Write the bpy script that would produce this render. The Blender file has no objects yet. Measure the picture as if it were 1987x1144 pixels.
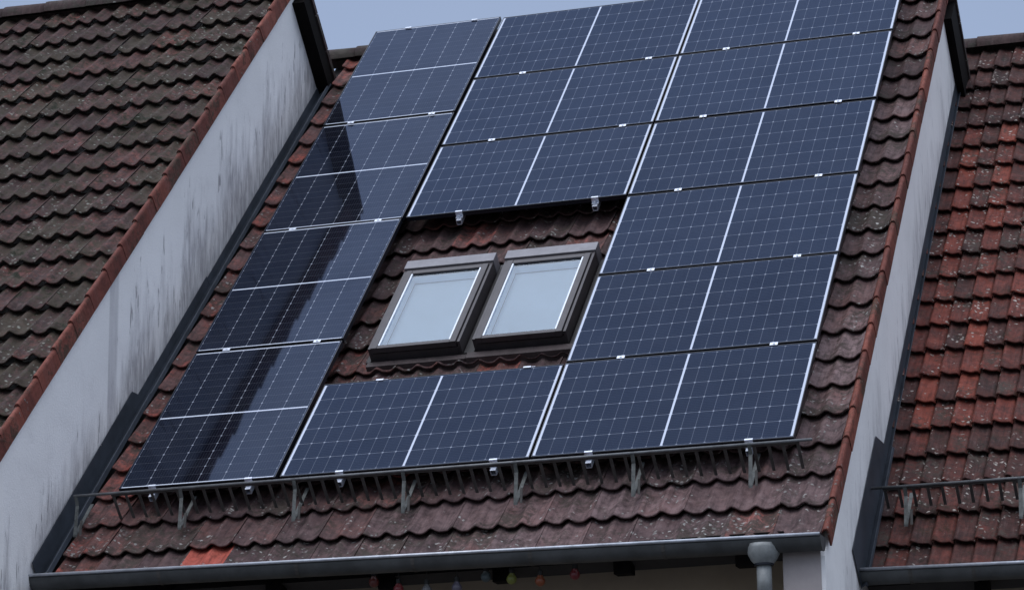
import bpy, bmesh, math, random
from mathutils import Vector, Matrix
random.seed(7)
R = math.radians
D = bpy.data
scene = bpy.context.scene
col = scene.collection

# ------------------------------------------------------------------ frame
# Every roof slopes at 45 degrees.  P(x, v, n) turns roof coordinates (x along the
# eave, v up the slope, n out of the slope; 0 = lower left corner of the panel
# field) into the world.  The ground lies GZ below that corner.
C45 = math.sqrt(0.5)
GZ = 5.65
def P(x, v, n=0.0):
    return Vector((x, (v - n) * C45, (v + n) * C45 + GZ))
def Wd(x, y, z):
    return Vector((x, y, z + GZ))

# ------------------------------------------------------------------ camera
cam_d = D.cameras.new("camera"); cam = D.objects.new("camera", cam_d); col.objects.link(cam)
scene.camera = cam
q = (2.07769205, 0.0863695, -0.37088615)
T = Vector((-2.64623649, 1.30412305, 20.48261741))
ang = math.sqrt(sum(a * a for a in q))
Rc = Matrix.Rotation(ang, 3, Vector(q) / ang)               # roof frame -> camera (y down, z forward)
cp = -(Rc.transposed() @ T)
M = Matrix(((1, 0, 0), (0, C45, -C45), (0, C45, C45)))       # roof frame -> world
ax = [M @ Vector(Rc[i]) for i in range(3)]
mw = Matrix.Identity(4)
for i in range(3):
    mw[i][0] = ax[0][i]; mw[i][1] = -ax[1][i]; mw[i][2] = -ax[2][i]
loc = M @ cp + Vector((0, 0, GZ))
mw.translation = loc
cam.matrix_world = mw
cam_d.sensor_width = 36.0
cam_d.lens = 36.0 * 5906.48 / 1987.0
cam_d.clip_start = 0.5
cam_d.clip_end = 3000.0

# ------------------------------------------------------------------ sky, sun, exposure
SUN_EL, SUN_AZ = 62.0, 200.0            # soft light behind cloud, in front of the houses
w = D.worlds.new("World"); scene.world = w; w.use_nodes = True
nt = w.node_tree; nt.nodes.clear()
def wn(t, **k):
    n = nt.nodes.new(t)
    for a, b in k.items(): setattr(n, a, b)
    return n
out = wn('ShaderNodeOutputWorld')
sky = wn('ShaderNodeTexSky', sky_type='NISHITA', sun_disc=False, sun_elevation=R(SUN_EL), sun_rotation=R(SUN_AZ),
         air_density=1.0, dust_density=2.0, ozone_density=1.0)
b1 = wn('ShaderNodeBackground'); b1.inputs['Strength'].default_value = 0.05
nt.links.new(sky.outputs[0], b1.inputs[0])
tc = wn('ShaderNodeTexCoord'); sp = wn('ShaderNodeSeparateXYZ')
nt.links.new(tc.outputs['Generated'], sp.inputs[0])
cr = wn('ShaderNodeValToRGB'); el = cr.color_ramp.elements     # overcast sky: brighter towards the zenith
el[0].position = 0.0; el[0].color = (0.10, 0.10, 0.105, 1)
el[1].position = 1.0; el[1].color = (1.60, 1.72, 1.98, 1)
for p, c in ((0.495, (0.08, 0.08, 0.085, 1)), (0.51, (0.25, 0.29, 0.38, 1)), (0.62, (0.275, 0.325, 0.445, 1)),
             (0.68, (0.245, 0.295, 0.415, 1)), (0.705, (0.27, 0.32, 0.43, 1)), (0.75, (0.78, 0.83, 0.95, 1)), (0.86, (1.18, 1.28, 1.50, 1)), (0.94, (1.60, 1.72, 1.98, 1))):
    e = el.new(p); e.color = c
mr = wn('ShaderNodeMapRange'); mr.inputs[1].default_value = -1; mr.inputs[2].default_value = 1
nt.links.new(sp.outputs['Z'], mr.inputs[0])
cn = wn('ShaderNodeTexNoise'); cn.inputs['Scale'].default_value = 2.2; cn.inputs['Detail'].default_value = 4
nt.links.new(tc.outputs['Generated'], cn.inputs['Vector'])
cm = wn('ShaderNodeMapRange'); cm.inputs[1].default_value = 0.3; cm.inputs[2].default_value = 0.7
cm.inputs[3].default_value = 0.93; cm.inputs[4].default_value = 1.07
nt.links.new(cn.outputs['Fac'], cm.inputs[0])
nt.links.new(mr.outputs[0], cr.inputs[0])
b2 = wn('ShaderNodeBackground')
nt.links.new(cr.outputs[0], b2.inputs[0]); nt.links.new(cm.outputs[0], b2.inputs[1])
ad = wn('ShaderNodeAddShader')
nt.links.new(b1.outputs[0], ad.inputs[0]); nt.links.new(b2.outputs[0], ad.inputs[1])
nt.links.new(ad.outputs[0], out.inputs[0])
sd = D.lights.new("sun", 'SUN'); sd.energy = 0.5; sd.angle = R(25); sd.color = (1.0, 0.96, 0.92)
so = D.objects.new("sun", sd); col.objects.link(so)
so.rotation_euler = (R(90 - SUN_EL), 0, R(180 - SUN_AZ))
scene.view_settings.view_transform = 'Standard'; scene.view_settings.look = 'None'
scene.view_settings.exposure = 0.0; scene.view_settings.gamma = 1.0
scene.cycles.max_bounces = 8

# ------------------------------------------------------------------ materials
class NT:
    def __init__(s, name):
        s.m = D.materials.new(name); s.m.use_nodes = True; s.t = s.m.node_tree; s.t.nodes.clear()
        s.out = s.n('ShaderNodeOutputMaterial')
        s.bs = s.n('ShaderNodeBsdfPrincipled'); s.l(s.bs.outputs[0], s.out.inputs[0])
    def n(s, t, **k):
        x = s.t.nodes.new(t)
        for a, b in k.items(): setattr(x, a, b)
        return x
    def l(s, a, b): s.t.links.new(a, b)
    def set(s, **k):
        for a, b in k.items(): s.bs.inputs[a.replace('_', ' ')].default_value = b
    def math(s, op, a, b=None, c=None, clamp=False):
        x = s.n('ShaderNodeMath', operation=op); x.use_clamp = clamp
        for i, v in enumerate((a, b, c)):
            if v is None: continue
            if isinstance(v, (int, float)): x.inputs[i].default_value = v
            else: s.l(v, x.inputs[i])
        return x.outputs[0]
    def noise(s, vec, scale, detail=3, rough=0.55, dist=0.0):
        x = s.n('ShaderNodeTexNoise'); s.l(vec, x.inputs['Vector'])
        x.inputs['Scale'].default_value = scale; x.inputs['Detail'].default_value = detail
        x.inputs['Roughness'].default_value = rough; x.inputs['Distortion'].default_value = dist
        return x.outputs['Fac']
    def rng(s, v, a, b, c=0.0, d=1.0, smooth=False):
        x = s.n('ShaderNodeMapRange'); s.l(v, x.inputs[0])
        if smooth: x.interpolation_type = 'SMOOTHSTEP'
        for i, k in enumerate((a, b, c, d)): x.inputs[i + 1].default_value = k
        return x.outputs[0]
    def mix(s, f, a, b, blend='MIX'):
        x = s.n('ShaderNodeMix', data_type='RGBA', blend_type=blend)
        for i, v in ((0, f), (6, a), (7, b)):
            if isinstance(v, (int, float)): x.inputs[i].default_value = v
            elif isinstance(v, tuple): x.inputs[i].default_value = (*v, 1) if len(v) == 3 else v
            else: s.l(v, x.inputs[i])
        return x.outputs[2]
    def scale_vec(s, v, sc):
        x = s.n('ShaderNodeVectorMath', operation='MULTIPLY'); s.l(v, x.inputs[0]); x.inputs[1].default_value = sc
        return x.outputs[0]
    def pos(s): return s.n('ShaderNodeNewGeometry').outputs['Position']
    def bump(s, h, strength=0.4, dist=0.01):
        b = s.n('ShaderNodeBump'); b.inputs['Strength'].default_value = strength; b.inputs['Distance'].default_value = dist
        s.l(h, b.inputs['Height']); s.l(b.outputs[0], s.bs.inputs['Normal'])

def simple(name, c, rough=0.6, metal=0.0, var=0.25, scale=9.0, bump=0.0, spec=0.5, stretch=(1, 1, 1)):
    a = NT(name); p = a.scale_vec(a.pos(), stretch)
    f = a.rng(a.noise(p, scale, 5, 0.65), 0.3, 0.7)
    lo = tuple(v * (1 - var) for v in c); hi = tuple(min(1, v * (1 + var)) for v in c)
    a.l(a.mix(f, lo, hi), a.bs.inputs['Base Color'])
    a.set(Roughness=rough, Metallic=metal); a.bs.inputs['Specular IOR Level'].default_value = spec
    if bump: a.bump(a.noise(p, scale * 6, 4), bump, 0.004)
    return a.m

def tile_mat(name, cols, moss, moss_amt, lich_amt, dirt=0.5, lich_col=(0.26, 0.26, 0.24), bloom=0.0, grime=0.3, mott=0.12):
    """Clay roof tile: a colour of its own for each tile, then dirt, moss and lichen."""
    a = NT(name); p = a.pos()
    at = a.n('ShaderNodeAttribute', attribute_name='tint'); sx = a.n('ShaderNodeSeparateColor')
    a.l(at.outputs['Color'], sx.inputs[0]); r, g, b = sx.outputs
    ramp = a.n('ShaderNodeValToRGB'); e = ramp.color_ramp.elements
    e[0].position = 0; e[0].color = (*cols[0], 1); e[1].position = 1; e[1].color = (*cols[-1], 1)
    for i in range(1, len(cols) - 1):
        k = e.new(i / (len(cols) - 1)); k.color = (*cols[i], 1)
    wob = a.math('ADD', a.rng(a.noise(p, 7.0, 5, 0.6), 0.3, 0.7, -0.22, 0.22), a.rng(a.noise(p, 24.0, 4, 0.65), 0.3, 0.7, -mott, mott))
    a.l(a.math('ADD', r, wob, clamp=True), ramp.inputs[0])
    c = ramp.outputs[0]
    n2 = a.rng(a.noise(p, 26.0, 6, 0.7), 0.35, 0.68, 0, 1)
    c = a.mix(a.math('MULTIPLY', n2, dirt), c, a.mix(0.5, (0.02, 0.018, 0.018), c))
    if bloom:
        bl = a.math('MULTIPLY', b, a.rng(a.noise(p, 14.0, 5, 0.65), 0.25, 0.6))
        c = a.mix(a.math('MULTIPLY', bl, bloom), c, (0.215, 0.150, 0.150))
    ps = a.n('ShaderNodeSeparateXYZ'); a.l(p, ps.inputs[0]); pc = a.n('ShaderNodeCombineXYZ')
    a.l(a.math('MULTIPLY', ps.outputs[0], 50.0), pc.inputs[0]); a.l(a.math('MULTIPLY', a.math('ADD', ps.outputs[1], ps.outputs[2]), 3.5), pc.inputs[1])
    st = a.noise(pc.outputs[0], 1.0, 4, 0.65)          # rain streaks down the slope
    c = a.mix(a.rng(st, 0.48, 0.70, 0, 0.55), c, (0.022, 0.019, 0.019))
    c = a.mix(a.rng(st, 0.46, 0.30, 0, 0.22), c, (0.15, 0.115, 0.11))
    # moss / algae film
    mn = a.math('ADD', a.noise(p, 3.2, 5, 0.65), a.math('MULTIPLY', a.noise(p, 26.0, 5, 0.7), 0.75))
    mn = a.math('SUBTRACT', mn, 0.10)
    mn = a.math('ADD', mn, a.math('MULTIPLY', g, 0.18))
    mf = a.rng(mn, 0.98 - moss_amt * 0.55, 1.13 - moss_amt * 0.45)
    mcol = a.mix(a.rng(a.noise(p, 11.0, 4), 0.35, 0.65), moss, tuple(v * 0.62 for v in moss))
    c = a.mix(a.math('MULTIPLY', mf, 0.85), c, mcol)
    gr = a.rng(a.math('ADD', a.noise(p, 9.0, 6, 0.75), a.math('MULTIPLY', a.noise(p, 2.0, 3), 0.4)), 0.76, 0.86)
    c = a.mix(a.math('MULTIPLY', gr, grime), c, (0.016, 0.018, 0.010))
    # lichen: small pale rosettes in clusters
    v = a.n('ShaderNodeTexVoronoi'); v.inputs['Scale'].default_value = 30.0
    dn = a.n('ShaderNodeTexNoise'); dn.inputs['Scale'].default_value = 30.0; a.l(p, dn.inputs['Vector'])
    dv = a.n('ShaderNodeVectorMath', operation='MULTIPLY_ADD'); a.l(dn.outputs['Color'], dv.inputs[0])
    dv.inputs[1].default_value = (0.045,) * 3; a.l(p, dv.inputs[2]); a.l(dv.outputs[0], v.inputs['Vector'])
    spot = a.rng(v.outputs['Distance'], 0.22, 0.42, 1, 0)
    sv = a.n('ShaderNodeSeparateColor'); a.l(v.outputs['Color'], sv.inputs[0])
    pick = a.rng(sv.outputs[0], 0.55, 0.65)
    clus = a.rng(a.math('ADD', a.math('ADD', a.math('MULTIPLY', a.noise(p, 5.5, 4, 0.7), 0.6), a.math('MULTIPLY', a.noise(p, 1.1, 2), 0.4)), a.math('MULTIPLY', g, 0.08)), 0.65 - lich_amt * 0.11, 0.69 - lich_amt * 0.11)
    lf = a.math('MULTIPLY', a.math('MULTIPLY', spot, pick), clus)
    c = a.mix(lf, c, a.mix(sv.outputs[1], lich_col, tuple(x * 0.5 for x in lich_col)))
    a.l(c, a.bs.inputs['Base Color'])
    a.l(a.rng(n2, 0, 1, 0.6, 0.9), a.bs.inputs['Roughness'])
    a.bs.inputs['Specular IOR Level'].default_value = 0.10
    h = a.math('ADD', a.math('MULTIPLY', n2, 0.5), a.math('ADD', a.math('MULTIPLY', mf, 0.5), a.math('MULTIPLY', lf, 0.9)))
    a.bump(h, 0.55, 0.006)
    return a.m

MAT = {}
MAT['tile_mid'] = tile_mat('clay_tile_purple_brown', [(0.046, 0.029, 0.030), (0.072, 0.043, 0.043), (0.100, 0.056, 0.053), (0.150, 0.064, 0.054), (0.42, 0.098, 0.070)],
                           (0.062, 0.052, 0.044), 0.22, 1.05, 0.6, lich_col=(0.34, 0.33, 0.31), bloom=1.0)
MAT['tile_left'] = tile_mat('clay_tile_mossy_brown', [(0.045, 0.028, 0.027), (0.070, 0.041, 0.039), (0.105, 0.050, 0.045), (0.17, 0.062, 0.052)],
                            (0.062, 0.052, 0.039), 0.38, 1.15, 0.8, grime=1.0, mott=0.38, lich_col=(0.22, 0.22, 0.19))
MAT['tile_right'] = tile_mat('clay_tile_red', [(0.040, 0.022, 0.021), (0.078, 0.032, 0.027), (0.150, 0.042, 0.032), (0.24, 0.060, 0.040)],
                             (0.080, 0.068, 0.058), 0.06, 1.0, 0.65, lich_col=(0.42, 0.38, 0.34), grime=0.5)
MAT['verge'] = tile_mat('verge_tile_red', [(0.135, 0.046, 0.036), (0.185, 0.060, 0.045), (0.24, 0.078, 0.056)],
                        (0.08, 0.06, 0.045), 0.12, 0.1, 0.45)
MAT['ridge'] = tile_mat('ridge_tile', [(0.060, 0.042, 0.042), (0.085, 0.055, 0.052)], (0.07, 0.065, 0.055), 0.3, 0.5)
MAT['lead'] = simple('slate_grey_sheet_metal', (0.048, 0.057, 0.072), 0.5, 0.3, 0.35, 4.0, spec=0.4)
MAT['gutter'] = simple('weathered_zinc', (0.060, 0.063, 0.064), 0.6, 0.2, 0.4, 5.0)
MAT['zinc_light'] = simple('galvanised_steel', (0.13, 0.135, 0.14), 0.5, 0.4, 0.35, 14.0)
MAT['zinc_dark'] = simple('galvanised_steel_dull', (0.060, 0.056, 0.052), 0.7, 0.1, 0.4, 16.0)
MAT['zinc_mid'] = simple('galvanised_bracket_steel', (0.088, 0.094, 0.090), 0.6, 0.2, 0.5, 22.0)
MAT['bead'] = simple('bright_worn_zinc', (0.42, 0.44, 0.48), 0.4, 0.5, 0.3, 9.0)
MAT['channel'] = simple('dark_window_channel', (0.020, 0.018, 0.018), 0.6)
MAT['clamp'] = simple('mill_aluminium', (0.62, 0.66, 0.74), 0.35, 0.6, 0.12, 30.0)
MAT['frame'] = simple('black_anodised_aluminium', (0.008, 0.010, 0.016), 0.4, 0.2, 0.2, 20.0, spec=0.35)
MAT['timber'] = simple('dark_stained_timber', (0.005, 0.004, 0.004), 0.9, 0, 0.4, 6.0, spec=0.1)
MAT['deck'] = simple('roof_deck', (0.02, 0.018, 0.018), 0.9)
MAT['winframe'] = simple('brown_grey_window_cladding', (0.043, 0.037, 0.040), 0.45, 0.2, 0.25, 10.0)
MAT['winhood'] = simple('pale_window_hood', (0.17, 0.165, 0.18), 0.45, 0.2, 0.2, 10.0)
MAT['apron'] = simple('dirty_window_apron', (0.050, 0.036, 0.036), 0.7, 0.0, 0.45, 8.0, bump=0.3)
MAT['gasket'] = simple('white_window_bead', (0.75, 0.80, 0.88), 0.4, 0, 0.05)
MAT['lining'] = simple('white_window_lining', (0.85, 0.88, 0.93), 0.7, 0, 0.05)
MAT['blind'] = simple('pale_blue_roller_blind', (0.42, 0.48, 0.54), 0.85, 0, 0.08, 2.0)
MAT['ground'] = simple('damp_asphalt', (0.05, 0.05, 0.052), 0.8, 0, 0.3, 1.5)
MAT['cable'] = simple('black_cable', (0.01, 0.01, 0.01), 0.6)

def plaster(name, n_up, x_on=True, base=(0.80, 0.80, 0.80), amt=1.0, seed=0.0, stripe=None):
    """White render; dirty vertical streaks rise above the roof line n = n_up."""
    a = NT(name); p = a.pos(); s = a.n('ShaderNodeSeparateXYZ'); a.l(p, s.inputs[0])
    Y, Z = s.outputs[1], a.math('SUBTRACT', s.outputs[2], GZ)
    npl = a.math('MULTIPLY', a.math('SUBTRACT', Z, Y), C45)                # n coordinate
    d = a.math('MULTIPLY', a.math('SUBTRACT', npl, n_up), 1.414)           # height above the flashing
    cmb = a.n('ShaderNodeCombineXYZ'); a.l(Y, cmb.inputs[1]); cmb.inputs[0].default_value = seed
    a.l(a.math('MULTIPLY', Z, 0.16), cmb.inputs[2]); sv = cmb.outputs[0]
    up = a.math('MULTIPLY', a.math('MULTIPLY', a.rng(Y, 0.2, 2.4), a.rng(Y, 4.2, 3.4)), 0.30 if stripe else 0.0)
    wide = a.noise(sv, 2.3, 3, 0.5); mid = a.noise(sv, 11.0, 4, 0.65); fine = a.noise(sv, 34.0, 3, 0.6)
    top = a.math('ADD', a.math('MULTIPLY', a.rng(mid, 0.3, 0.72), 0.55), a.math('MULTIPLY', a.rng(wide, 0.35, 0.65), 0.55))
    top = a.math('ADD', a.math('SUBTRACT', top, 0.06), up)
    f = a.rng(a.math('SUBTRACT', top, d), -0.02, 0.50)
    f = a.math('MULTIPLY', f, a.rng(fine, 0.30, 0.62, 0.35, 1.0))
    f = a.math('MULTIPLY', f, 0.72 * amt)
    thin = a.math('MULTIPLY', a.rng(a.noise(sv, 26.0, 3, 0.6), 0.60, 0.66), a.rng(a.math('SUBTRACT', a.math('MULTIPLY', top, 1.25), d), 0.0, 0.2))
    f = a.math('MAXIMUM', f, a.math('MULTIPLY', thin, 0.75 * amt))
    cloud = a.rng(a.noise(p, 1.6, 4), 0.3, 0.7, 0.93, 1.04)
    c = a.mix(f, base, (0.19, 0.18, 0.20))
    c = a.mix(a.rng(a.noise(p, 5.0, 6, 0.75), 0.52, 0.72, 0, 0.16), c, (0.42, 0.41, 0.42))
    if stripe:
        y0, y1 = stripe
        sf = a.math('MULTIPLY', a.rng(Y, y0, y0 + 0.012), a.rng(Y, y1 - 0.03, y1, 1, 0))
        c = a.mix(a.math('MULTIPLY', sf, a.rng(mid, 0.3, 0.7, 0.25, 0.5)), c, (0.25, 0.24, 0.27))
    mm = a.n('ShaderNodeVectorMath', operation='SCALE'); a.l(c, mm.inputs[0]); a.l(cloud, mm.inputs['Scale'])
    a.l(mm.outputs[0], a.bs.inputs['Base Color']); a.set(Roughness=0.9)
    a.bs.inputs['Specular IOR Level'].default_value = 0.2
    a.bump(a.noise(p, 45.0, 6, 0.8), 0.6, 0.006)
    return a.m
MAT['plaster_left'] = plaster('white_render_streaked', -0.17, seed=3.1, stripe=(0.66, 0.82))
MAT['plaster_right'] = plaster('white_render', -1.0, amt=0.75, seed=7.7)
MAT['fin'] = simple('fin_render', (0.36, 0.325, 0.32), 0.9, 0, 0.15, 2.5)
MAT['pipe'] = simple('pale_weathered_zinc', (0.22, 0.235, 0.235), 0.55, 0.1, 0.3, 12.0)
MAT['beige'] = simple('beige_render', (0.36, 0.29, 0.21), 0.9, 0, 0.12, 2.0)

def solar_mat(name, tilt=0.0, refl=0.44, la=0.15):
    """Half-cut mono cells: UV in metres from the glass centre, u along the long side."""
    a = NT(name); uv = a.n('ShaderNodeUVMap').outputs[0]; s = a.n('ShaderNodeSeparateXYZ'); a.l(uv, s.inputs[0])
    u = a.math('ABSOLUTE', s.outputs[0]); v = s.outputs[1]
    CU, CV, MID = 0.0928, 0.1835, 0.0068
    uu = a.math('SUBTRACT', u, MID)                                       # from the edge of the middle gap
    fu = a.math('DIVIDE', uu, CU); fv = a.math('ADD', a.math('DIVIDE', v, CV), 3.0)
    gu = a.math('MULTIPLY', a.math('ABSOLUTE', a.math('SUBTRACT', fu, a.math('ROUND', fu))), CU)   # distance to nearest cell line
    gv = a.math('MULTIPLY', a.math('ABSOLUTE', a.math('SUBTRACT', fv, a.math('ROUND', fv))), CV)
    lu = a.rng(gu, 0.0012, 0.0022, 1, 0); lv = a.rng(gv, 0.0010, 0.0020, 1, 0)
    dia = a.rng(a.math('ADD', gu, gv), 0.008, 0.0105, 1, 0)               # clipped cell corners
    mid = a.rng(u, MID, MID + 0.001, 1, 0)
    endm = a.rng(u, MID + 9 * CU, MID + 9 * CU + 0.001, 0, 1)
    side = a.rng(a.math('ABSOLUTE', v), 3 * CV, 3 * CV + 0.001, 0, 1)
    inner = a.math('MULTIPLY', a.math('SUBTRACT', 1, endm), a.math('SUBTRACT', 1, side))
    # busbars: faint fine wires along u
    bb = a.math('MULTIPLY', fv, 9.0); bb = a.math('ABSOLUTE', a.math('SUBTRACT', bb, a.math('ROUND', bb)))
    bus = a.rng(bb, 0.03, 0.06, 0.12, 0)
    cell = a.n('ShaderNodeTexWhiteNoise', noise_dimensions='3D')
    cc = a.n('ShaderNodeCombineXYZ'); a.l(a.math('FLOOR', a.math('MULTIPLY', s.outputs[0], 1 / CU)), cc.inputs[0]); a.l(a.math('FLOOR', fv), cc.inputs[1])
    a.l(a.n('ShaderNodeObjectInfo').outputs['Random'], cc.inputs[2]); a.l(cc.outputs[0], cell.inputs['Vector'])
    base = a.mix(cell.outputs['Value'], (0.0028, 0.0036, 0.0075), (0.0042, 0.0054, 0.0105))
    gline = a.math('MAXIMUM', a.math('MULTIPLY', lu, la), a.math('MULTIPLY', lv, 0.33))
    c = a.mix(bus, base, (0.20, 0.22, 0.27))
    c = a.mix(a.math('MULTIPLY', gline, inner), c, (0.50, 0.54, 0.62))
    c = a.mix(a.math('MULTIPLY', a.math('MULTIPLY', dia, inner), 0.38), c, (0.50, 0.54, 0.62))
    white = a.math('MAXIMUM', mid, endm)
    c = a.mix(a.math('MULTIPLY', white, a.math('SUBTRACT', 1, side)), c, (0.52, 0.56, 0.64))
    c = a.mix(side, c, (0.010, 0.014, 0.026))
    p = a.pos()
    dust = a.rng(a.noise(p, 2.6, 5, 0.65), 0.3, 0.75, 0.0, 0.014)
    c = a.mix(dust, c, (0.45, 0.45, 0.48))
    a.l(c, a.bs.inputs['Base Color']); a.set(Roughness=0.55); a.bs.inputs['Specular IOR Level'].default_value = 0.0
    gl = a.n('ShaderNodeBsdfGlossy'); gl.inputs['Roughness'].default_value = 0.035
    gl.inputs['Color'].default_value = (0.53, 0.67, 1.0, 1) if tilt else (0.44, 0.60, 0.98, 1)
    fr = a.n('ShaderNodeFresnel'); fr.inputs['IOR'].default_value = 1.5
    ns = a.noise(p, 1.3, 2); bm = a.n('ShaderNodeBump'); bm.inputs['Strength'].default_value = 0.10; bm.inputs['Distance'].default_value = 0.01
    a.l(ns, bm.inputs['Height'])
    if tilt:                                                              # shading normal leaned up the slope to widen the dark reflection; glass stays flat
        va = a.n('ShaderNodeVectorMath', operation='ADD'); a.l(bm.outputs[0], va.inputs[0]); va.inputs[1].default_value = (0, tilt * C45, tilt * C45)
        vn = a.n('ShaderNodeVectorMath', operation='NORMALIZE'); a.l(va.outputs[0], vn.inputs[0]); a.l(vn.outputs[0], gl.inputs['Normal'])
    else: a.l(bm.outputs[0], gl.inputs['Normal'])
    mx = a.n('ShaderNodeMixShader'); oi = a.n('ShaderNodeObjectInfo').outputs['Random']
    film = a.rng(a.noise(p, 3.1, 5, 0.7), 0.3, 0.7, 0.93, 1.06)
    a.l(a.math('MULTIPLY', a.math('MULTIPLY', fr.outputs[0], a.rng(oi, 0, 1, refl * 0.93, refl * 1.06)), film), mx.inputs[0])
    a.l(a.bs.outputs[0], mx.inputs[1]); a.l(gl.outputs[0], mx.inputs[2]); a.l(mx.outputs[0], a.out.inputs[0])
    return a.m
MAT['solar'] = solar_mat('solar_cells_under_glass')
MAT['solar_p'] = solar_mat('solar_cells_upright', 0.11, 0.58, 0.07)

def glass_mat():
    a = NT('coated_window_glass')
    tr = a.n('ShaderNodeBsdfTransparent'); tr.inputs[0].default_value = (0.80, 0.86, 0.90, 1)
    gl = a.n('ShaderNodeBsdfGlossy'); gl.inputs['Roughness'].default_value = 0.01; gl.inputs['Color'].default_value = (0.9, 0.96, 1, 1)
    fr = a.n('ShaderNodeFresnel'); fr.inputs['IOR'].default_value = 1.80
    mx = a.n('ShaderNodeMixShader'); a.l(a.math('MULTIPLY', fr.outputs[0], 1.0), mx.inputs[0])
    a.l(tr.outputs[0], mx.inputs[1]); a.l(gl.outputs[0], mx.inputs[2]); a.l(mx.outputs[0], a.out.inputs[0])
    return a.m
MAT['glass'] = glass_mat()

# ------------------------------------------------------------------ mesh helpers
class MB:
    """Collects geometry in world space (or local space) and links it as one object."""
    def __init__(s): s.v = []; s.f = []; s.uv = None; s.tint = None
    def add(s, vs, fs, tint=None):
        b = len(s.v); s.v += [Vector(a) for a in vs]; s.f += [tuple(i + b for i in f) for f in fs]
        if tint is not None:
            if s.tint is None: s.tint = [(0.5, 0.5, 0.5)] * b
            s.tint += [tint] * len(vs)
        elif s.tint is not None: s.tint += [(0.5, 0.5, 0.5)] * len(vs)
        return s
    def box(s, fn, a, b):
        """Box between two corners in the coordinates that fn maps."""
        (x0, y0, z0), (x1, y1, z1) = a, b
        vs = [fn(x, y, z) for z in (z0, z1) for x, y in ((x0, y0), (x1, y0), (x1, y1), (x0, y1))]
        return s.add(vs, [(0, 3, 2, 1), (4, 5, 6, 7), (0, 1, 5, 4), (1, 2, 6, 5), (2, 3, 7, 6), (3, 0, 4, 7)])
    def prism(s, pts, x0, x1, fn):
        """Polygon of (a, b) swept along x."""
        n = len(pts); vs = [fn(x0, *p) for p in pts] + [fn(x1, *p) for p in pts]
        fs = [tuple(range(n))[::-1], tuple(range(n, 2 * n))] + [(i, (i + 1) % n, n + (i + 1) % n, n + i) for i in range(n)]
        return s.add(vs, fs)
    def tube(s, p0, p1, r0, r1=None, seg=10, caps=True):
        p0, p1 = Vector(p0), Vector(p1); r1 = r0 if r1 is None else r1; d = (p1 - p0).normalized()
        u = d.cross(Vector((0, 0, 1)) if abs(d.z) < 0.9 else Vector((1, 0, 0))).normalized(); t = d.cross(u)
        vs = []
        for p, r in ((p0, r0), (p1, r1)):
            vs += [p + (u * math.cos(2 * math.pi * i / seg) + t * math.sin(2 * math.pi * i / seg)) * r for i in range(seg)]
        fs = [(i, (i + 1) % seg, seg + (i + 1) % seg, seg + i) for i in range(seg)]
        if caps: fs += [tuple(range(seg))[::-1], tuple(range(seg, 2 * seg))]
        return s.add(vs, fs)
    def lathe(s, c, prof, seg=16):
        """prof: (radius, z) pairs, around the vertical axis through c."""
        c = Vector(c); n = len(prof); vs = []
        for r, z in prof: vs += [c + Vector((r * math.cos(2 * math.pi * i / seg), r * math.sin(2 * math.pi * i / seg), z)) for i in range(seg)]
        fs = [(j * seg + i, j * seg + (i + 1) % seg, (j + 1) * seg + (i + 1) % seg, (j + 1) * seg + i) for j in range(n - 1) for i in range(seg)]
        fs += [tuple(range(seg))[::-1], tuple(range((n - 1) * seg, n * seg))]
        return s.add(vs, fs)
    def build(s, name, mat, parent=None, smooth=False, bevel=0.0, wloc=None):
        me = D.meshes.new(name)
        o = D.objects.new(name, me); col.objects.link(o)
        base = Vector((0, 0, 0))
        if parent is not None:
            base = ROOT[parent.name]; o.parent = parent
        elif wloc is not None:
            base = Vector(wloc); o.location = base
        ROOT[o.name] = base
        me.from_pydata([tuple(a - base) for a in s.v], [], s.f)
        bm = bmesh.new(); bm.from_mesh(me)
        if s.tint is None: bmesh.ops.recalc_face_normals(bm, faces=bm.faces)
        bm.to_mesh(me); bm.free()
        if s.tint is not None:
            at = me.color_attributes.new('tint', 'FLOAT_COLOR', 'POINT')
            flat = []
            for t in s.tint: flat += [*t, 1.0]
            at.data.foreach_set('color', flat)
        if s.uv is not None:
            ul = me.uv_layers.new(name='UVMap')
            for lp in me.loops: ul.data[lp.index].uv = s.uv[lp.vertex_index]
        me.materials.append(MAT[mat] if isinstance(mat, str) else mat)
        if smooth: me.shade_smooth()
        if bevel:
            m = o.modifiers.new('bevel', 'BEVEL'); m.width = bevel; m.segments = 2; m.limit_method = 'ANGLE'
        return o
ROOT = {}
def tag(o, label=None, cat=None, group=None, kind=None):
    if label: o['label'] = label
    if cat: o['category'] = cat
    if group: o['group'] = group
    if kind: o['kind'] = kind
    return o
def thing(name, loc, label, cat, group=None, rot=None):
    o = D.objects.new(name, None); col.objects.link(o); o.location = loc; o.empty_display_size = 0.1
    if rot: o.rotation_euler = rot
    ROOT[o.name] = Vector(loc) if not rot else Vector((0, 0, 0))
    return tag(o, label, cat, group)

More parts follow.
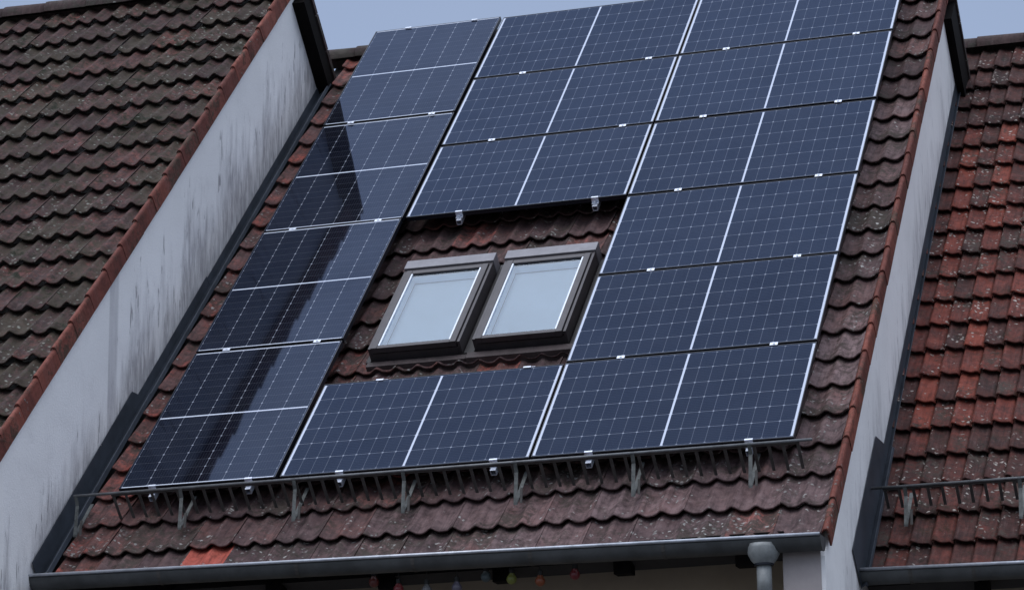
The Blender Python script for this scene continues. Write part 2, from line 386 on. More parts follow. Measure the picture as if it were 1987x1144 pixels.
# ------------------------------------------------------------------ roof tiles
def prof(s, per, amp, ex):
    if ex < 0:                              # one ridge at the left side of a flat pan
        f = s / per
        up = min(1.0, 0.35 + f / 0.14)
        return amp * up * (0.5 + 0.5 * math.cos(math.pi * min(f / 0.60, 1.0))) - 0.022 * max(0.0, (f - 0.86) / 0.14)
    return amp * (0.5 + 0.5 * math.cos(2 * math.pi * s / per)) ** ex
def tile_field(m, nc, x0, cols, tw, waves, v0, gauge, rows, amp=0.026, ex=1.6, L=0.06, nx=9, skip=None, tint=None,
               lift=0.042, th=0.010, lap=0.003, vmax=99.0, per=None, rag=0.002, jit=0.7, scal=0.0):
    """Overlapping profiled tiles; nc is the crest height, v0 the eave edge."""
    per = per or tw / waves; nx = nx * waves
    for r in range(rows):
        rowj = random.uniform(-0.003, 0.003)
        for c in range(cols):
            if skip and skip(c, r): continue
            xa = x0 + c * tw; va = v0 + r * gauge + rowj + random.uniform(-0.005, 0.005) * (0.3 if ex < 0 else 1) + 0.006 * math.sin(xa * 1.7 + r * 1.3)
            if ex > 0 and random.random() < 0.04: va -= random.uniform(0.006, 0.018)     # slipped tile
            tv = gauge + L
            jn = random.uniform(-0.0025, 0.0025) * jit; tx = random.uniform(-0.010, 0.010) * jit; ty = random.uniform(-0.006, 0.006)
            t = (tint(c, r) if tint else (random.random(), random.random(), random.random()))
            ts = [0.0, 0.006, 0.10, gauge * 0.5, gauge * 0.8, tv]
            top = []
            for j, tt in enumerate(ts):
                for i in range(nx + 1):
                    f = i / nx; x = xa + f * tw
                    h = nc - amp + prof(f * tw, per, amp, ex) - lift * (tt / gauge) + jn + tx * (f - 0.5) + ty * (tt - 0.17)
                    h += lap * f                                    # side lock: each tile laps its neighbour
                    if j == 0: h -= 0.004
                    # the lower edge runs a little ragged
                    vv = min(va + tt + (rag * (math.sin(17 * x + 5 * r) + math.sin(61 * x + 3 * r + 2 * c)) if j < 2 else 0) - (scal * abs(math.sin(math.pi * f * waves)) ** 0.5 if j < 2 else 0), vmax)
                    top.append(P(x, vv, h))
            W1 = nx + 1
            fs = [(j * W1 + i, j * W1 + i + 1, (j + 1) * W1 + i + 1, (j + 1) * W1 + i) for j in range(len(ts) - 1) for i in range(nx)]
            b = len(top)
            # front lip and underside
            for j, tt in ((0, 0.0), (1, 0.10)):
                for i in range(W1):
                    p = top[(0 if j == 0 else 2) * W1 + i]
                    top.append(p + P(0, 0.001 if j == 0 else 0, -th if j == 0 else -th * 0.9) - P(0, 0, 0))
            fs += [(b + i, b + i + 1, i + 1, i) for i in range(nx)]
            fs += [(b + i + 1, b + i, b + W1 + i, b + W1 + i + 1) for i in range(nx)]
            # side faces of the lap
            fs += [(nx, 2 * W1 + nx, b + W1 + nx, b + nx), (0, b, b + W1, 2 * W1)]
            m.add(top, fs, t)
    return m

def ridge_caps(m, x0, x1, v, n, r=0.115, L=0.40):
    x = x0; k = 0
    while x < x1:
        xe = min(x + L + 0.03, x1); t = (random.random(), random.random(), 0.5); seg = 10
        ra, rb = r * 1.07, r * 0.96
        vs = []
        for (xx, rr) in ((x, ra), (xe, rb)):
            for th in (0, 0.015):
                for i in range(seg + 1):
                    a = math.pi * (-0.03 + 1.06 * i / seg); c0 = P(xx, v, n)
                    vs.append(c0 + Vector((0, math.cos(a) * (rr - th) * 1.05, math.sin(a) * (rr - th) * 0.95)))
        s1 = seg + 1
        fs = [(i, i + 1, 2 * s1 + i + 1, 2 * s1 + i) for i in range(seg)]
        fs += [(i + 1, i, s1 + i, s1 + i + 1) for i in range(seg)]
        fs += [(s1 + i + 1, s1 + i, 3 * s1 + i, 3 * s1 + i + 1) for i in range(seg)]
        fs += [(2 * s1 + i, 2 * s1 + i + 1, 3 * s1 + i + 1, 3 * s1 + i) for i in range(seg)]
        m.add(vs, fs, t); x += L; k += 1
    return m

def verge_tiles(m, xo, xi, ntop, nbot, v0, gauge, rows, tw=0.012, step=0.022, vmax=99):
    """L-shaped verge tiles: narrow top lip, tall flat flap down the gable."""
    for r in range(rows):
        va = v0 + r * gauge + random.uniform(-0.004, 0.004); tv = min(gauge + 0.04, vmax - va)
        t = (random.random(), random.random(), 0.5); jx = random.uniform(-0.002, 0.002)
        sec = [(xi, ntop - 0.020, 1), (xi + (xo - xi) * 0.35, ntop - 0.002, 1), (xi + (xo - xi) * 0.75, ntop, 1),
               (xo - 0.004, ntop - 0.006, 1), (xo, ntop - 0.018, 1), (xo + 0.001, nbot, 0.12)]
        ns = len(sec); vs = []
        for tt, dn, dx in ((0, 0.0, 0.001), (0.005, 0.001, 0.0013), (tv, -step, -0.001)):
            for (x, n, k) in sec: vs.append(P(x + jx + dx, va + tt, n + dn * k))
        for tt, dn, dx in ((0, 0.0, 0.001), (tv, -step, -0.001)):
            for k, (x, n, kk) in enumerate(sec): vs.append(P(x + jx - (tw if k >= 3 else 0) + dx, va + tt, n + dn * kk - (tw if k < 4 else 0)))
        fs = [(j * ns + i, j * ns + i + 1, (j + 1) * ns + i + 1, (j + 1) * ns + i) for j in range(2) for i in range(ns - 1)]
        b = 3 * ns
        fs += [(i + 1, i, b + i, b + i + 1) for i in range(ns - 1)]
        fs += [(b + i + 1, b + i, b + ns + i, b + ns + i + 1) for i in range(ns - 1)]
        fs += [(ns - 1, b + ns - 1, b + 2 * ns - 1, 3 * ns - 1, 2 * ns - 1)]
        m.add(vs, fs, t)
    return m

# ------------------------------------------------------------------ ground
g = MB(); g.add([(-400, -400, 0), (400, -400, 0), (400, 400, 0), (-400, 400, 0)], [(0, 1, 2, 3)])
tag(g.build('ground', 'ground'), kind='structure')

def gutter_mesh(x0, x1, y, z0, z1, r=0.075):
    """Half-round gutter; y,z: front lip.  z0 at x0, z1 at x1."""
    m = MB(); n = 12; vs = []
    for x, z in ((x0, z0), (x1, z1)):
        for rr in (r, r - 0.004):
            for i in range(n + 1):
                a = math.pi + math.pi * i / n
                vs.append(Wd(x, y + r + math.cos(a) * rr, z + math.sin(a) * rr * 1.18))
    s1 = n + 1
    fs = [(i, i + 1, 2 * s1 + i + 1, 2 * s1 + i) for i in range(n)]
    fs += [(s1 + i + 1, s1 + i, 3 * s1 + i, 3 * s1 + i + 1) for i in range(n)]
    fs += [(0, s1, 3 * s1, 2 * s1), (n, 2 * s1 + n, 3 * s1 + n, s1 + n)]
    m.add(vs, fs)
    return m
def gutter(parent, x0, x1, y, z0, z1, r=0.075, joints=()):
    gm = gutter_mesh(x0, x1, y, z0, z1, r).build('gutter', 'gutter', parent, smooth=True)
    lip = MB(); lip.tube(Wd(x0, y - 0.006, z0 + 0.002), Wd(x1, y - 0.006, z1 + 0.002), 0.0105, seg=10); lip.build('gutter_bead', 'bead', gm, smooth=True)
    for x, z in ((x0 - 0.004, z0), (x1, z1)):
        cap = MB()
        pts = [(y + r + math.cos(math.pi + math.pi * i / 12) * (r + 0.003), z + math.sin(math.pi + math.pi * i / 12) * (r + 0.003) * 1.18) for i in range(13)]
        cap.prism(pts, x, x + 0.004, Wd); cap.build('end_cap', 'gutter', gm)
    for x in joints:
        k = (x - x0) / (x1 - x0); z = z0 + (z1 - z0) * k
        j = MB(); nn = 10; vs = []
        for xx in (x - 0.012, x + 0.012):
            for i in range(nn + 1):
                a = math.pi + math.pi * i / nn; vs.append(Wd(xx, y + r + math.cos(a) * (r + 0.003), z + math.sin(a) * (r + 0.003) * 1.18))
        j.add(vs, [(i, i + 1, nn + 1 + i + 1, nn + 1 + i) for i in range(nn)]); j.build('gutter_strap', 'zinc_dark', gm)
    return gm

# ------------------------------------------------------------------ houses
def gable_section(ve, vr, n, ydepth_back, zlow, nb=-0.1):
    """Closed gable outline (Y, Z) under the roof plane n."""
    a = P(0, ve, n); top = P(0, vr, n)
    return a, top

# --- the middle house
mid = thing('row_house', P(2.2, -0.7, -0.3) * 1.0 - Vector((0, 0, P(2.2, -0.7, -0.3).z)),
            'middle row house with red-brown tiled roof carrying the solar panels', 'house', 'row houses stepped side by side')
XW = 4.92                                   # outer face of its right gable wall
NM = -0.150                                 # tile crest height
GA = 0.3427; V0 = -0.854
tm = MB()
def bloomf(c, r):
    k = math.exp(-((c - 16.5) / 3.0) ** 2) * (math.exp(-((r - 5.0) / 2.6) ** 2) + 0.75 * math.exp(-((r - 14.5) / 1.8) ** 2))
    k += 0.7 * math.exp(-((c - 11) / 4.5) ** 2 - ((r - 0.6) / 1.6) ** 2)
    return min(1.0, k * random.uniform(0.45, 1.3) + random.uniform(0, 0.25))
def mid_tint(c, r):
    if r == 0 and c == 3: return (1.25, -1.0, 0.0)
    k = random.random(); t = 0.05 + 0.62 * k
    if random.random() < 0.05: t = 0.76
    if c == 17: t = 0.25 + 0.4 * k
    if c == 0: t = 0.66 + 0.10 * k
    return (t, random.random(), bloomf(c, r))
tile_field(tm, NM, -0.278 - 0.0, 17, 0.3047, 2, V0, GA, 23, amp=0.030, ex=1.9, tint=mid_tint, vmax=6.90, nx=11, lap=0.005, scal=0.003)
roof = tm.build('roof_tiles', 'tile_mid', mid, smooth=True)
# verge on the right
vm = MB(); verge_tiles(vm, 4.948, 4.905, NM + 0.022, NM - 0.105, V0, GA, 23, vmax=6.95, step=0.016)
vm.build('verge_tiles', 'verge', mid, smooth=False)
VR = 6.93                                   # ridge line
rm = MB(); ridge_caps(rm, -0.60, 4.93, VR, NM - 0.075)
rm.build('ridge_cap', 'ridge', mid, smooth=True)
dk = MB()                                   # roof deck and back slope
dk.prism([(P(0, V0 + 0.02, NM - 0.125).y, P(0, V0 + 0.02, NM - 0.125).z - GZ), (P(0, VR, NM - 0.125).y, P(0, VR, NM - 0.125).z - GZ),
          (P(0, VR - 0.3, NM - 7.2).y, P(0, VR - 0.3, NM - 7.2).z - GZ), (P(0, VR - 0.5, NM - 7.2).y, P(0, VR - 0.5, NM - 7.2).z - GZ),
          (P(0, VR - 0.22, NM - 0.30).y, P(0, VR - 0.22, NM - 0.30).z - GZ), (P(0, V0 + 0.10, NM - 0.26).y, P(0, V0 + 0.10, NM - 0.26).z - GZ)],
         -0.43, 4.90, Wd)
dk.build('roof_deck', 'deck', mid)

def back_slab(parent, x0, x1, vr, vin, ncrest, depth, name='back_roof'):
    """Rear roof slope: runs down at 45 degrees, overhanging the gable by a little."""
    b = MB(); b.box(P, (x0, vin, ncrest - depth), (x1, vr - 0.035, ncrest - 0.15)); b.build(name, 'timber', parent)
    t = MB()
    k = 0; n = ncrest - 0.02
    while n > ncrest - depth:               # edge tiles of the rear slope, seen end on
        t.box(P, (x0, vr - 0.030, n - 0.33), (x1 + 0.012, vr + 0.014 + 0.0, n)); n -= 0.34
    t.tint = [(random.random(), 0.5, 0.5)] * len(t.v)
    t.build('back_verge_tiles', 'ridge', parent)
back_slab(mid, -0.40, 4.985, VR - 0.02, 6.56, NM - 0.02, 5.0)

# gable wall of the middle house (right side), with a fin that carries the eave
def gable_wall(name, parent, mat, x0, x1, ypro, vfront, nfront, vr, z_low, yback):
    a = P(0, vfront, nfront); t = P(0, vr, nfront)
    pts = [(ypro, z_low), (ypro, a.z - GZ - (a.y - ypro)), (t.y, t.z - GZ), (yback, t.z - GZ - (yback - t.y)), (yback, z_low)]
    m = MB(); m.prism(pts, x0, x1, Wd)
    return m.build(name, mat, parent)
gable_wall('gable_wall', mid, 'plaster_right', 4.66, XW, -0.50, 0, NM - 0.10, 6.62, -GZ, 9.6)
fw = MB(); fw.box(Wd, (4.662, -0.506, -GZ), (4.895, -0.5005, -0.72)); fw.build('fin_front', 'fin', mid)
fw = MB(); fw.box(Wd, (-0.42, 0.12, -GZ), (4.655, 0.35, -0.36)); fw.build('front_wall', 'beige', mid)
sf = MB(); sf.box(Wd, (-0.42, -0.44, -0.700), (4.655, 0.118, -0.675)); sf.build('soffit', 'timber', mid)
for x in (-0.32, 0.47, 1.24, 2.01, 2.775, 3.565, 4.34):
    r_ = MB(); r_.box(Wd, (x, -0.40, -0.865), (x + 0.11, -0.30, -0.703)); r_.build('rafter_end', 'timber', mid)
gutter(mid, -0.315, 4.925, -0.650, -0.672, -0.748, joints=(0.6, 1.55, 2.33, 3.1, 3.95))
# downpipe with its funnel
dp = MB(); dc = Wd(4.560, -0.575, 0)
dp.lathe(dc, [(0.098, -0.775), (0.100, -0.800), (0.097, -0.835), (0.080, -0.868), (0.060, -0.892), (0.054, -0.900)], 20)
dpo = dp.build('downpipe_funnel', 'pipe', mid, smooth=True)
d2 = MB(); d2.tube(Wd(4.56, -0.575, -0.905), Wd(4.56, -0.575, -1.10), 0.046, seg=16); d2.tube(Wd(4.56, -0.575, -1.09), Wd(4.56, -0.35, -1.45), 0.046, seg=16)
d2.tube(Wd(4.56, -0.35, -1.43), Wd(4.56, -0.35, -GZ), 0.046, seg=16)
d2.build('downpipe', 'pipe', mid, smooth=True)
d3 = MB(); d3.lathe(dc, [(0.060, -0.893), (0.060, -0.906), (0.052, -0.906)], 20); d3.build('pipe_collar', 'frame', dpo)
# left flashing of the middle roof lies against the neighbour's wall
fl = MB()
XL = -0.42
def strip(m, pts, v0, v1, th=0.003, cut=0.0):
    """folded sheet: pts (x, n) swept from v0 to v1"""
    for (xa, na), (xb, nb) in zip(pts[:-1], pts[1:]):
        nl = pts[-1][1]; ca, cb = cut * (na - nl), cut * (nb - nl)
        vs = [P(xa, v0, na), P(xb, v0, nb), P(xb, v1 + cb, nb), P(xa, v1 + ca, na)]
        d = Vector((nb - na, 0, xa - xb)); L = math.hypot(nb - na, xa - xb) or 1
        off = P((nb - na) / L * -th, 0, (xb - xa) / L * th) - P(0, 0, 0)
        m.add([a + off for a in vs] + vs, [(0, 1, 2, 3), (7, 6, 5, 4), (0, 4, 5, 1), (1, 5, 6, 2), (2, 6, 7, 3), (3, 7, 4, 0)])
strip(fl, [(XL + 0.006, -0.155), (XL + 0.008, -0.235), (-0.345, -0.200), (-0.318, -0.160), (-0.308, -0.185)], 1.42, 3.15)
strip(fl, [(XL + 0.008, -0.168), (XL + 0.010, -0.233), (-0.345, -0.198), (-0.318, -0.158), (-0.308, -0.183)], 3.14, 4.85)
strip(fl, [(XL + 0.006, -0.170), (XL + 0.008, -0.235), (-0.345, -0.200), (-0.318, -0.160), (-0.308, -0.185)], 4.84, 6.4)
strip(fl, [(XL + 0.010, -0.078), (XL + 0.012, -0.230), (-0.345, -0.196), (-0.318, -0.152), (-0.308, -0.180)], 0.72, 1.50, cut=-1.0)
strip(fl, [(XL + 0.014, -0.072), (XL + 0.016, -0.228), (-0.345, -0.194), (-0.318, -0.150), (-0.308, -0.180)], -0.70, 0.80, cut=-1.0)
strip(fl, [(XL + 0.018, -0.23), (-0.345, -0.196), (-0.318, -0.150)], -0.86, -0.69)
fl.build('side_flashing', 'lead', mid)

# --- the left house
left = thing('row_house', Wd(-2.4, -1.4, -GZ), 'left row house with mossy brown tiled roof and streaked white gable wall', 'house', 'row houses stepped side by side')
NL = 0.80; GL = 0.3525; VL0 = 5.82 - 21 * GL
tl = MB()
def left_tint(c, r): return (0.15 + 0.5 * random.random() + (0.25 if random.random() < 0.12 else 0), random.random(), random.random())
tile_field(tl, NL, -0.425 - 0.311 * 14, 14, 0.311, 2, VL0, GL, 23, amp=0.034, ex=1.7, tint=left_tint, lift=0.048, lap=0.002, jit=1.0, vmax=6.50, rag=0.004, scal=0.007)
tl.build('roof_tiles', 'tile_left', left, smooth=True)
vl = MB(); verge_tiles(vl, -0.396, -0.440, NL + 0.036, NL - 0.105, VL0, GL, 23); vl.build('verge_tiles', 'verge', left)
VRL = 6.52
rl = MB(); ridge_caps(rl, -4.7, -0.36, VRL, NL - 0.07); rl.build('ridge_cap', 'ridge', left, smooth=True)
dl = MB(); dl.prism([(P(0, a, b).y, P(0, a, b).z - GZ) for a, b in ((VL0 + 0.02, NL - 0.125), (VRL - 0.02, NL - 0.125), (VRL - 0.14, NL - 0.30), (VL0 + 0.1, NL - 0.26))], -4.7, -0.44, Wd)
dl.build('roof_deck', 'deck', left)
back_slab(left, -4.7, -0.310, VRL, 6.335, NL - 0.02, 5.5)
gable_wall('gable_wall', left, 'plaster_left', -4.5, XL, P(0, VL0, NL).y + 0.1, 0, NL - 0.11, 6.40, -GZ, 8.6)
gutter(left, -4.7, -0.43, P(0, VL0, NL).y - 0.13, -0.93, -0.95)

# --- the right house
right = thing('row_house', Wd(7.0, 1.2, -GZ), 'right row house with bright red tiled roof speckled with lichen', 'house', 'row houses stepped side by side')
NR = -0.985; GR = 0.340; VR0 = -0.124
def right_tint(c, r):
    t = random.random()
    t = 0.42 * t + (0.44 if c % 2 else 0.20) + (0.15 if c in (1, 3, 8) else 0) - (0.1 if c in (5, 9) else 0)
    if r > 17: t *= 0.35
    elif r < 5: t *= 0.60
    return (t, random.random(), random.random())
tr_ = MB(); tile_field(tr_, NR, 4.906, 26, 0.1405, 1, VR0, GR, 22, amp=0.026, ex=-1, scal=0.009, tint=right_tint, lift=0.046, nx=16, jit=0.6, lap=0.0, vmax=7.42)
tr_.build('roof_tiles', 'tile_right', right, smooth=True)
VRR = 7.46
rr_ = MB(); ridge_caps(rr_, 4.62, 8.6, VRR, NR - 0.075, r=0.11); rr_.build('ridge_cap', 'ridge', right, smooth=True)
dr = MB(); dr.prism([(P(0, a, b).y, P(0, a, b).z - GZ) for a, b in ((VR0 + 0.02, NR - 0.125), (VRR, NR - 0.125), (VRR - 0.2, NR - 5), (VRR - 0.4, NR - 5), (VRR - 0.2, NR - 0.3), (VR0 + 0.1, NR - 0.26))], 4.93, 8.6, Wd)
dr.build('roof_deck', 'deck', right)
fr_ = MB()
strip(fr_, [(XW + 0.004, -0.905), (XW + 0.006, -1.01), (XW + 0.035, -0.99)], 0.98, 6.9)
strip(fr_, [(XW + 0.006, -0.700), (XW + 0.010, -1.00), (XW + 0.045, -0.975), (XW + 0.050, -0.995)], -0.27, 1.32, cut=-1.0)
fr_.build('side_flashing', 'lead', right)
fw = MB(); fw.box(Wd, (4.93, 1.25, -GZ), (8.6, 1.5, -0.40)); fw.build('front_wall', 'beige', right)
gw = MB(); gw.box(Wd, (8.36, 0.62, -GZ), (8.6, 1.24, -0.95)); gw.build('end_wall', 'plaster_right', right)
sf = MB(); sf.box(Wd, (4.93, 0.66, -0.780), (8.355, 1.245, -0.755)); sf.build('soffit', 'timber', right)
for x in (5.62, 6.39, 7.16, 7.93):
    r_ = MB(); r_.box(Wd, (x, 0.68, -0.95), (x + 0.09, 0.78, -0.783)); r_.build('rafter_end', 'timber', right)
gutter(right, 4.90, 8.6, 0.490, -0.783, -0.850, joints=(5.25, 5.65, 6.3))

# ------------------------------------------------------------------ roof windows
def roof_window(x0, x1, v0, v1, nt):
    """Centre-pivot roof window, part of the middle house."""
    f = MB(); fo = 0.0
    t = 0.052                                # frame width
    nb = -0.24
    # outer frame cladding
    f.box(P, (x0, v0, nb), (x0 + 0.022, v1, nt - 0.012)); f.box(P, (x1 - 0.022, v0, nb), (x1, v1, nt - 0.012))
    f.box(P, (x0 + 0.022, v0, nb), (x1 - 0.022, v0 + 0.022, nt - 0.055)); f.box(P, (x0 + 0.022, v1 - 0.022, nb), (x1 - 0.022, v1, nt - 0.012))
    fr = f.build('roof_window', 'winframe', mid, bevel=0.003)
    s = MB()                                 # sash
    a, b, c, d = x0 + 0.026, x1 - 0.026, v0 - 0.012, v1 - 0.028
    t = 0.046
    s.box(P, (a, c, nt - 0.045), (a + t, d, nt)); s.box(P, (b - t, c, nt - 0.045), (b, d, nt))
    s.box(P, (a + t, c, nt - 0.045), (b - t, c + t * 0.85, nt - 0.002)); s.box(P, (a + t, d - t, nt - 0.045), (b - t, d, nt - 0.002))
    s.build('sash', 'winframe', fr, bevel=0.003)
    h = MB()                                 # hood over the top
    h.box(P, (x0 - 0.004, v1 + 0.001, -0.2), (x1 + 0.004, v1 + 0.115, nt + 0.004))
    h.build('hood', 'winhood', fr, bevel=0.004)
    g0, g1, h0, h1 = a + t + 0.001, b - t - 0.001, c + t * 0.85 + 0.001, d - t - 0.001
    w_ = 0.011
    for xb in (g0, g1 - w_):
        gb = MB(); gb.box(P, (xb, h0, nt - 0.03), (xb + w_, h1, nt - 0.004)); gb.build('glazing_bead', 'gasket', fr)
    gl = MB(); gl.add([P(g0 + w_, h0, nt - 0.014), P(g1 - w_, h0, nt - 0.014), P(g1 - w_, h1, nt - 0.014), P(g0 + w_, h1, nt - 0.014)], [(0, 1, 2, 3)])
    gl.build('pane', 'glass', fr)
    li = MB(); dn = nt - 0.085               # white lining inside the glass
    li.box(P, (g0, h0, dn), (g0 + 0.008, h1, nt - 0.032)); li.box(P, (g1 - 0.008, h0, dn), (g1, h1, nt - 0.032))
    li.box(P, (g0 + 0.008, h1 - 0.008, dn), (g1 - 0.008, h1, nt - 0.032)); li.box(P, (g0 + 0.008, h0, dn), (g1 - 0.008, h0 + 0.008, nt - 0.032))
    li.build('lining', 'lining', fr)
    bl = MB(); bl.box(P, (g0 + 0.009, h0 + 0.009, dn - 0.012), (g1 - 0.009, h1 - 0.009, dn - 0.004)); bl.build('blind', 'blind', fr)
NW = -0.035
roof_window(1.335, 2.020, 1.640, 2.735, NW)
roof_window(2.110, 2.795, 1.650, 2.745, NW)
ap = MB(); ap.box(P, (1.315, 1.560, -0.22), (2.055, 1.618, -0.142)); ap.build('window_apron', 'apron', mid, bevel=0.004)
ap = MB(); ap.box(P, (2.058, 1.555, -0.22), (2.86, 1.628, -0.136)); ap.build('window_apron', 'apron', mid, bevel=0.004)
for a_, b_ in (((2.026, 1.64, -0.22), (2.104, 2.86, -0.145)), ((1.296, 1.63, -0.22), (1.332, 2.75, -0.150)), ((2.80, 1.63, -0.22), (2.85, 2.80, -0.150))):
    ap = MB(); ap.box(P, a_, b_); ap.build('window_channel', 'channel', mid, bevel=0.003)

# ------------------------------------------------------------------ solar panels
GRP = 'solar panels mounted on the middle roof'
def panel_parts(root, lx, ly, long_x):
    """Frame and glass, in local coordinates with the glass face at z = 0."""
    Lc = lambda x, y, z: Vector((x, y, z))
    lip = 0.006; dp = 0.035
    f = MB()
    f.box(Lc, (0, 0, -dp), (lip, ly, 0.0015)); f.box(Lc, (lx - lip, 0, -dp), (lx, ly, 0.0015))
    f.box(Lc, (lip, 0, -dp), (lx - lip, lip, 0.0015)); f.box(Lc, (lip, ly - lip, -dp), (lx - lip, ly, 0.0015))
    f.build('frame', 'frame', root)
    b = MB(); b.box(Lc, (lip, lip, -0.008), (lx - lip, ly - lip, -0.004)); b.build('backsheet', 'frame', root)
    g = MB(); g.add([(lip, lip, 0), (lx - lip, lip, 0), (lx - lip, ly - lip, 0), (lip, ly - lip, 0)], [(0, 1, 2, 3)])
    g.uv = [((x - lx / 2, y - ly / 2) if long_x else (y - ly / 2, x - lx / 2)) for x, y in ((lip, lip), (lx - lip, lip), (lx - lip, ly - lip), (lip, ly - lip))]
    g.build('cell_glass', 'solar' if long_x else 'solar_p', root)
LC = lambda x, y, z: Vector((x, y, z))
def mid_clamp(root, x, y):
    c = MB(); c.box(LC, (x - 0.027, y - 0.017, 0.002), (x + 0.027, y + 0.017, 0.007)); c.tube((x, y, 0.006), (x, y, 0.012), 0.008, seg=8)
    c.build('mid_clamp', 'clamp', root, bevel=0.001)
def end_clamp(root, x, y, d=-1):
    """Z-shaped clamp on the free edge (d = -1 lower edge, 1 upper edge)."""
    c = MB(); ya, yb = sorted((y - d * 0.012, y + d * 0.004)); c.box(LC, (x - 0.027, ya, 0.002), (x + 0.027, yb, 0.007))
    ya, yb = sorted((y + d * 0.001, y + d * 0.005)); c.box(LC, (x - 0.027, ya, -0.038), (x + 0.027, yb, 0.0019))
    ya, yb = sorted((y + d * 0.0052, y + d * 0.028)); c.box(LC, (x - 0.027, ya, -0.038), (x + 0.027, yb, -0.034))
    c.tube((x, y + d * 0.016, -0.034), (x, y + d * 0.016, -0.022), 0.008, seg=8)
    c.build('end_clamp', 'clamp', root)

def copy_tree(o):
    c = o.copy(); col.objects.link(c)
    for ch in o.children:
        k = ch.copy(); col.objects.link(k); k.parent = c
        k.matrix_parent_inverse = ch.matrix_parent_inverse.copy()
    return c
PH = 1.134; PW = 1.730; PG = 0.024; ROWP = PH + PG
proto = {}
def panel(kind, x, v, label, clamps, n=0.0):
    if kind not in proto:
        o = thing('solar_panel', P(x, v, n), label, 'solar panel', GRP, rot=(R(45), 0, 0))
        panel_parts(o, PH if kind == 'p' else PW, 1.7197 if kind == 'p' else PH, kind == 'l')
        proto[kind] = [o, list(o.children)]
    else:
        src, kids = proto[kind]
        o = src.copy(); col.objects.link(o); ROOT[o.name] = Vector((0, 0, 0))
        for ch in kids:
            k = ch.copy(); col.objects.link(k); k.parent = o
    o.location = P(x, v, n + random.uniform(-0.0015, 0.0015)); o['label'] = label
    o.rotation_euler = (R(45 + random.uniform(-0.12, 0.12)), R(random.uniform(-0.12, 0.12)), 0)
    for t, cx, cy in clamps:
        if t == 'm': mid_clamp(o, cx, cy)
        elif t == 'e': end_clamp(o, cx, cy, -1)
        else: end_clamp(o, cx, cy, 1)
    return o
pv = 1.7197 + 0.0261
names4 = ['top', 'second from top', 'third from top', 'bottom']
for k in range(4):
    v = (3 - k) * pv; ty = 'e' if k == 3 else 'm'; yy = 0 if k == 3 else -0.013
    panel('p', 0.0, v, 'upright panel beside the white gable, %s of the four' % names4[k],
          [(ty, 0.244, yy), (ty, 0.942, yy)] + ([('u', 0.3, 1.7197), ('u', 0.9, 1.7197)] if k == 0 else []))
XA, XB = 1.167, 2.912
ordn = ['top', 'second', 'third', 'fourth', 'fifth', 'bottom']
for k in range(6):
    v = (5 - k) * 1.1601
    if k in (3, 4): pass
    else:
        lab = {0: 'landscape panel at the very top, next to the upright column', 1: 'landscape panel next to the upright column, second row down from the ridge',
               2: 'landscape panel directly above the two roof windows', 5: 'landscape panel directly below the two roof windows, over the snow guard'}[k]
        ty = 'e' if k in (2, 5) else 'm'; yy = 0 if ty == 'e' else -0.013
        cl = [(ty, 1.588 - XA, yy), (ty, 2.655 - XA, yy)]
        if k == 5: cl += [('u', 1.575 - XA, PH), ('u', 2.640 - XA, PH)]
        panel('l', XA, v, lab, cl)
    lab = {0: 'rightmost landscape panel of the top row, cut by the picture edge', 1: 'right column landscape panel, second row from the top',
           2: 'right column landscape panel, third row, above the window level', 3: 'right column landscape panel beside the upper part of the roof windows',
           4: 'right column landscape panel beside the lower part of the roof windows', 5: 'right column landscape panel at the bottom corner over the snow guard'}[k]
    ty = 'e' if k == 5 else 'm'; yy = 0 if ty == 'e' else -0.013
    panel('l', XB, v, lab, [(ty, 3.298 - XB, yy), (ty, 4.352 - XB, yy)])

# mounting rails under the panels: open-ended aluminium profiles
def rail(x, v0, v1, label):
    m = MB(); w_, h0, h1, t = 0.019, -0.080, -0.040, 0.003
    m.box(P, (x - w_, v0, h0), (x + w_, v1, h0 + t)); m.box(P, (x - w_, v0, h1 - t), (x + w_, v1, h1))
    m.box(P, (x - w_, v0, h0 + t), (x - w_ + t, v1, h1 - t)); m.box(P, (x + w_ - t, v0, h0 + t), (x + w_, v1, h1 - t))
    o = m.build('mounting_rail', 'clamp', None, wloc=P(x, v0, -0.06))
    tag(o, label, 'mounting rail', 'aluminium rails under the solar panels')
rail(0.244, -0.060, 6.95, 'aluminium rail under the outer side of the upright panels, nearest the gable wall')
rail(0.942, -0.060, 6.95, 'aluminium rail under the inner side of the upright panels')
rail(1.588, -0.060, 2.30 - 1.1, 'short aluminium rail below the left roof window, under the bottom panel')
rail(2.655, -0.060, 2.30 - 1.1, 'short aluminium rail below the right roof window, under the bottom panel')
rail(1.588, 3.425, 6.90, 'aluminium rail whose end pokes out above the left roof window')
rail(2.655, 3.425, 6.90, 'aluminium rail whose end pokes out above the right roof window')
rail(3.298, -0.060, 6.90, 'long aluminium rail under the inner side of the right panel column')
rail(4.352, -0.060, 6.90, 'long aluminium rail under the outer side of the right panel column')

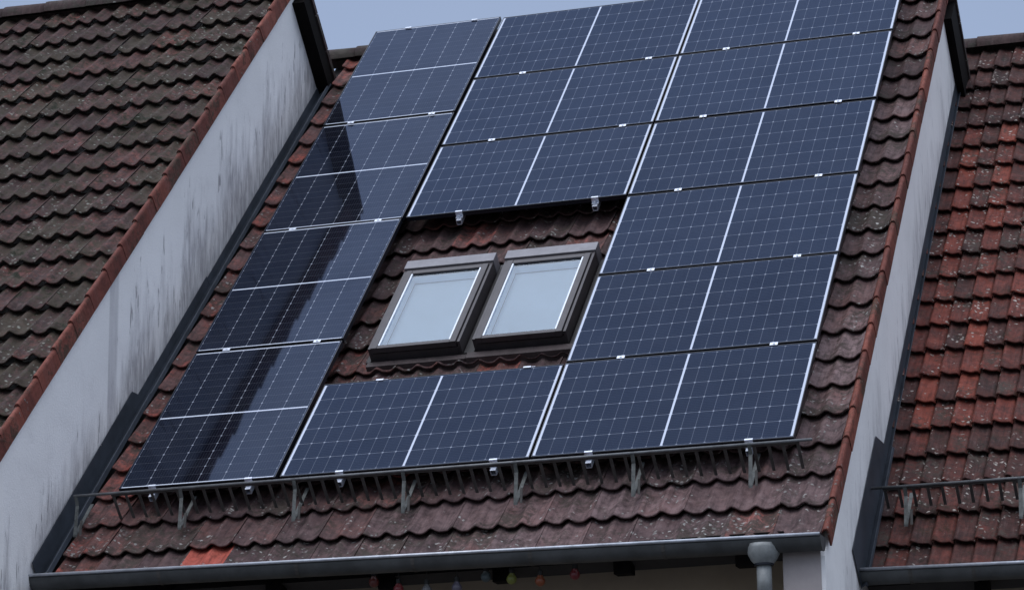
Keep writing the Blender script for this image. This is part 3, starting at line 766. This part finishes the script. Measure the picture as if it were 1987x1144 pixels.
# ------------------------------------------------------------------ snow guards
def snow_guard(xs, xe, vr, nr, feet, nt, barx, label, bar=True, step=0.0935, nb=None):
    o = thing('snow_guard', P(xs, vr, nt), label, 'snow guard', 'snow guard grilles at the eaves')
    m = MB(); m.tube(P(xs, vr, nr), P(xe, vr, nr), 0.0095, seg=10); m.build('rail', 'zinc_light', o, smooth=True)
    g = MB(); x = barx[0]
    while x < barx[1]:
        j = random.uniform(-0.002, 0.002)
        g.box(P, (x + j - 0.010, vr - 0.002, nb), (x + j + 0.010, vr + 0.002, nr - 0.006)); x += step
    g.box(P, (barx[0] - 0.012, vr - 0.0035, nr - 0.022), (x - step + 0.012, vr + 0.0035, nr - 0.010))
    g.build('grille', 'zinc_dark', o)
    for x in feet:
        b = MB(); w_ = 0.0125
        def flat(p, q_, th=0.006):
            (va, na), (vb, nb_) = p, q_
            b.prism([(va, na), (vb, nb_), (vb + th, nb_ + th), (va + th, na + th)], x - w_, x + w_, P)
        flat((vr - 0.008, nr + 0.004), (vr - 0.03, nr - 0.06)); flat((vr - 0.03, nr - 0.06), (vr - 0.195, nt + 0.012)); 
        flat((vr - 0.20, nt + 0.006), (vr + 0.16, nt + 0.014))
        b.build('bracket', 'zinc_mid', o)
        s = MB(); s.prism([(vr - 0.19, nt + 0.012), (vr - 0.11, nt + 0.075), (vr - 0.105, nt + 0.070), (vr - 0.183, nt + 0.008)], x + 0.028, x + 0.044, P)
        s.build('brace', 'zinc_dark', o)
    return o
snow_guard(-0.262, 4.79, -0.14, 0.060, (-0.245, 0.515, 1.325, 2.085, 2.85, 3.63, 4.39), -0.140, (0.02, 4.74),
           'long galvanised snow guard grille below the solar panels', nb=-0.150)
snow_guard(4.935, 8.4, 0.555, -0.800, (5.155, 5.90, 6.67, 7.44, 8.2), -0.985, (5.02, 8.3),
           'galvanised snow guard on the red right-hand roof', nb=-0.965)

# ------------------------------------------------------------------ party bulbs under the eave
def bulb(x, z, c, label, y=-0.46):
    a = NT('bulb_paint'); p = a.pos(); f = a.rng(a.noise(p, 30.0, 3), 0.3, 0.7)
    c = tuple(v * 0.22 + 0.01 for v in c)
    a.l(a.mix(f, tuple(v * 0.8 for v in c), c), a.bs.inputs['Base Color']); a.set(Roughness=0.35)
    o = thing('party_bulb', Wd(x, y, z + 0.06), label, 'light bulb', 'coloured party bulbs hanging under the eave')
    m = MB(); r = 0.033
    m.lathe(Wd(x, y, z), [(0.004, -r), (r * 0.45, -r * 0.9), (r * 0.8, -r * 0.6), (r, -r * 0.1), (r * 0.93, r * 0.35), (r * 0.6, r * 0.85), (0.016, r * 1.15)], 14)
    m.build('glass_bulb', a.m, o, smooth=True)
    s = MB(); s.lathe(Wd(x, y, z), [(0.017, r * 1.12), (0.018, r * 1.9), (0.012, r * 2.1)], 10); s.tube(Wd(x, y, z + r * 2), Wd(x, y, -0.72), 0.003, seg=6)
    s.build('socket', 'cable', o)
for x, z, c, lab in ((2.006, -0.829, (0.45, 0.05, 0.03), 'dim red bulb furthest left under the gutter, beside a rafter end'),
                     (2.171, -0.884, (0.75, 0.05, 0.06), 'bright red bulb just right of the dim red one, cut by the picture edge'),
                     (2.360, -0.902, (0.55, 0.55, 0.55), 'pale grey bulb peeking over the bottom picture edge'),
                     (2.560, -0.897, (0.50, 0.45, 0.60), 'lilac bulb peeking over the bottom picture edge'),
                     (2.752, -0.842, (0.22, 0.32, 0.34), 'dark teal bulb left of the middle rafter end'),
                     (2.921, -0.866, (0.65, 0.70, 0.10), 'yellow-green bulb right of the middle rafter end'),
                     (3.107, -0.890, (0.95, 0.22, 0.05), 'orange bulb between the yellow-green and dark red ones'),
                     (3.333, -0.864, (0.60, 0.02, 0.04), 'dark red bulb furthest right under the gutter')):
    bulb(x, z, c, lab)
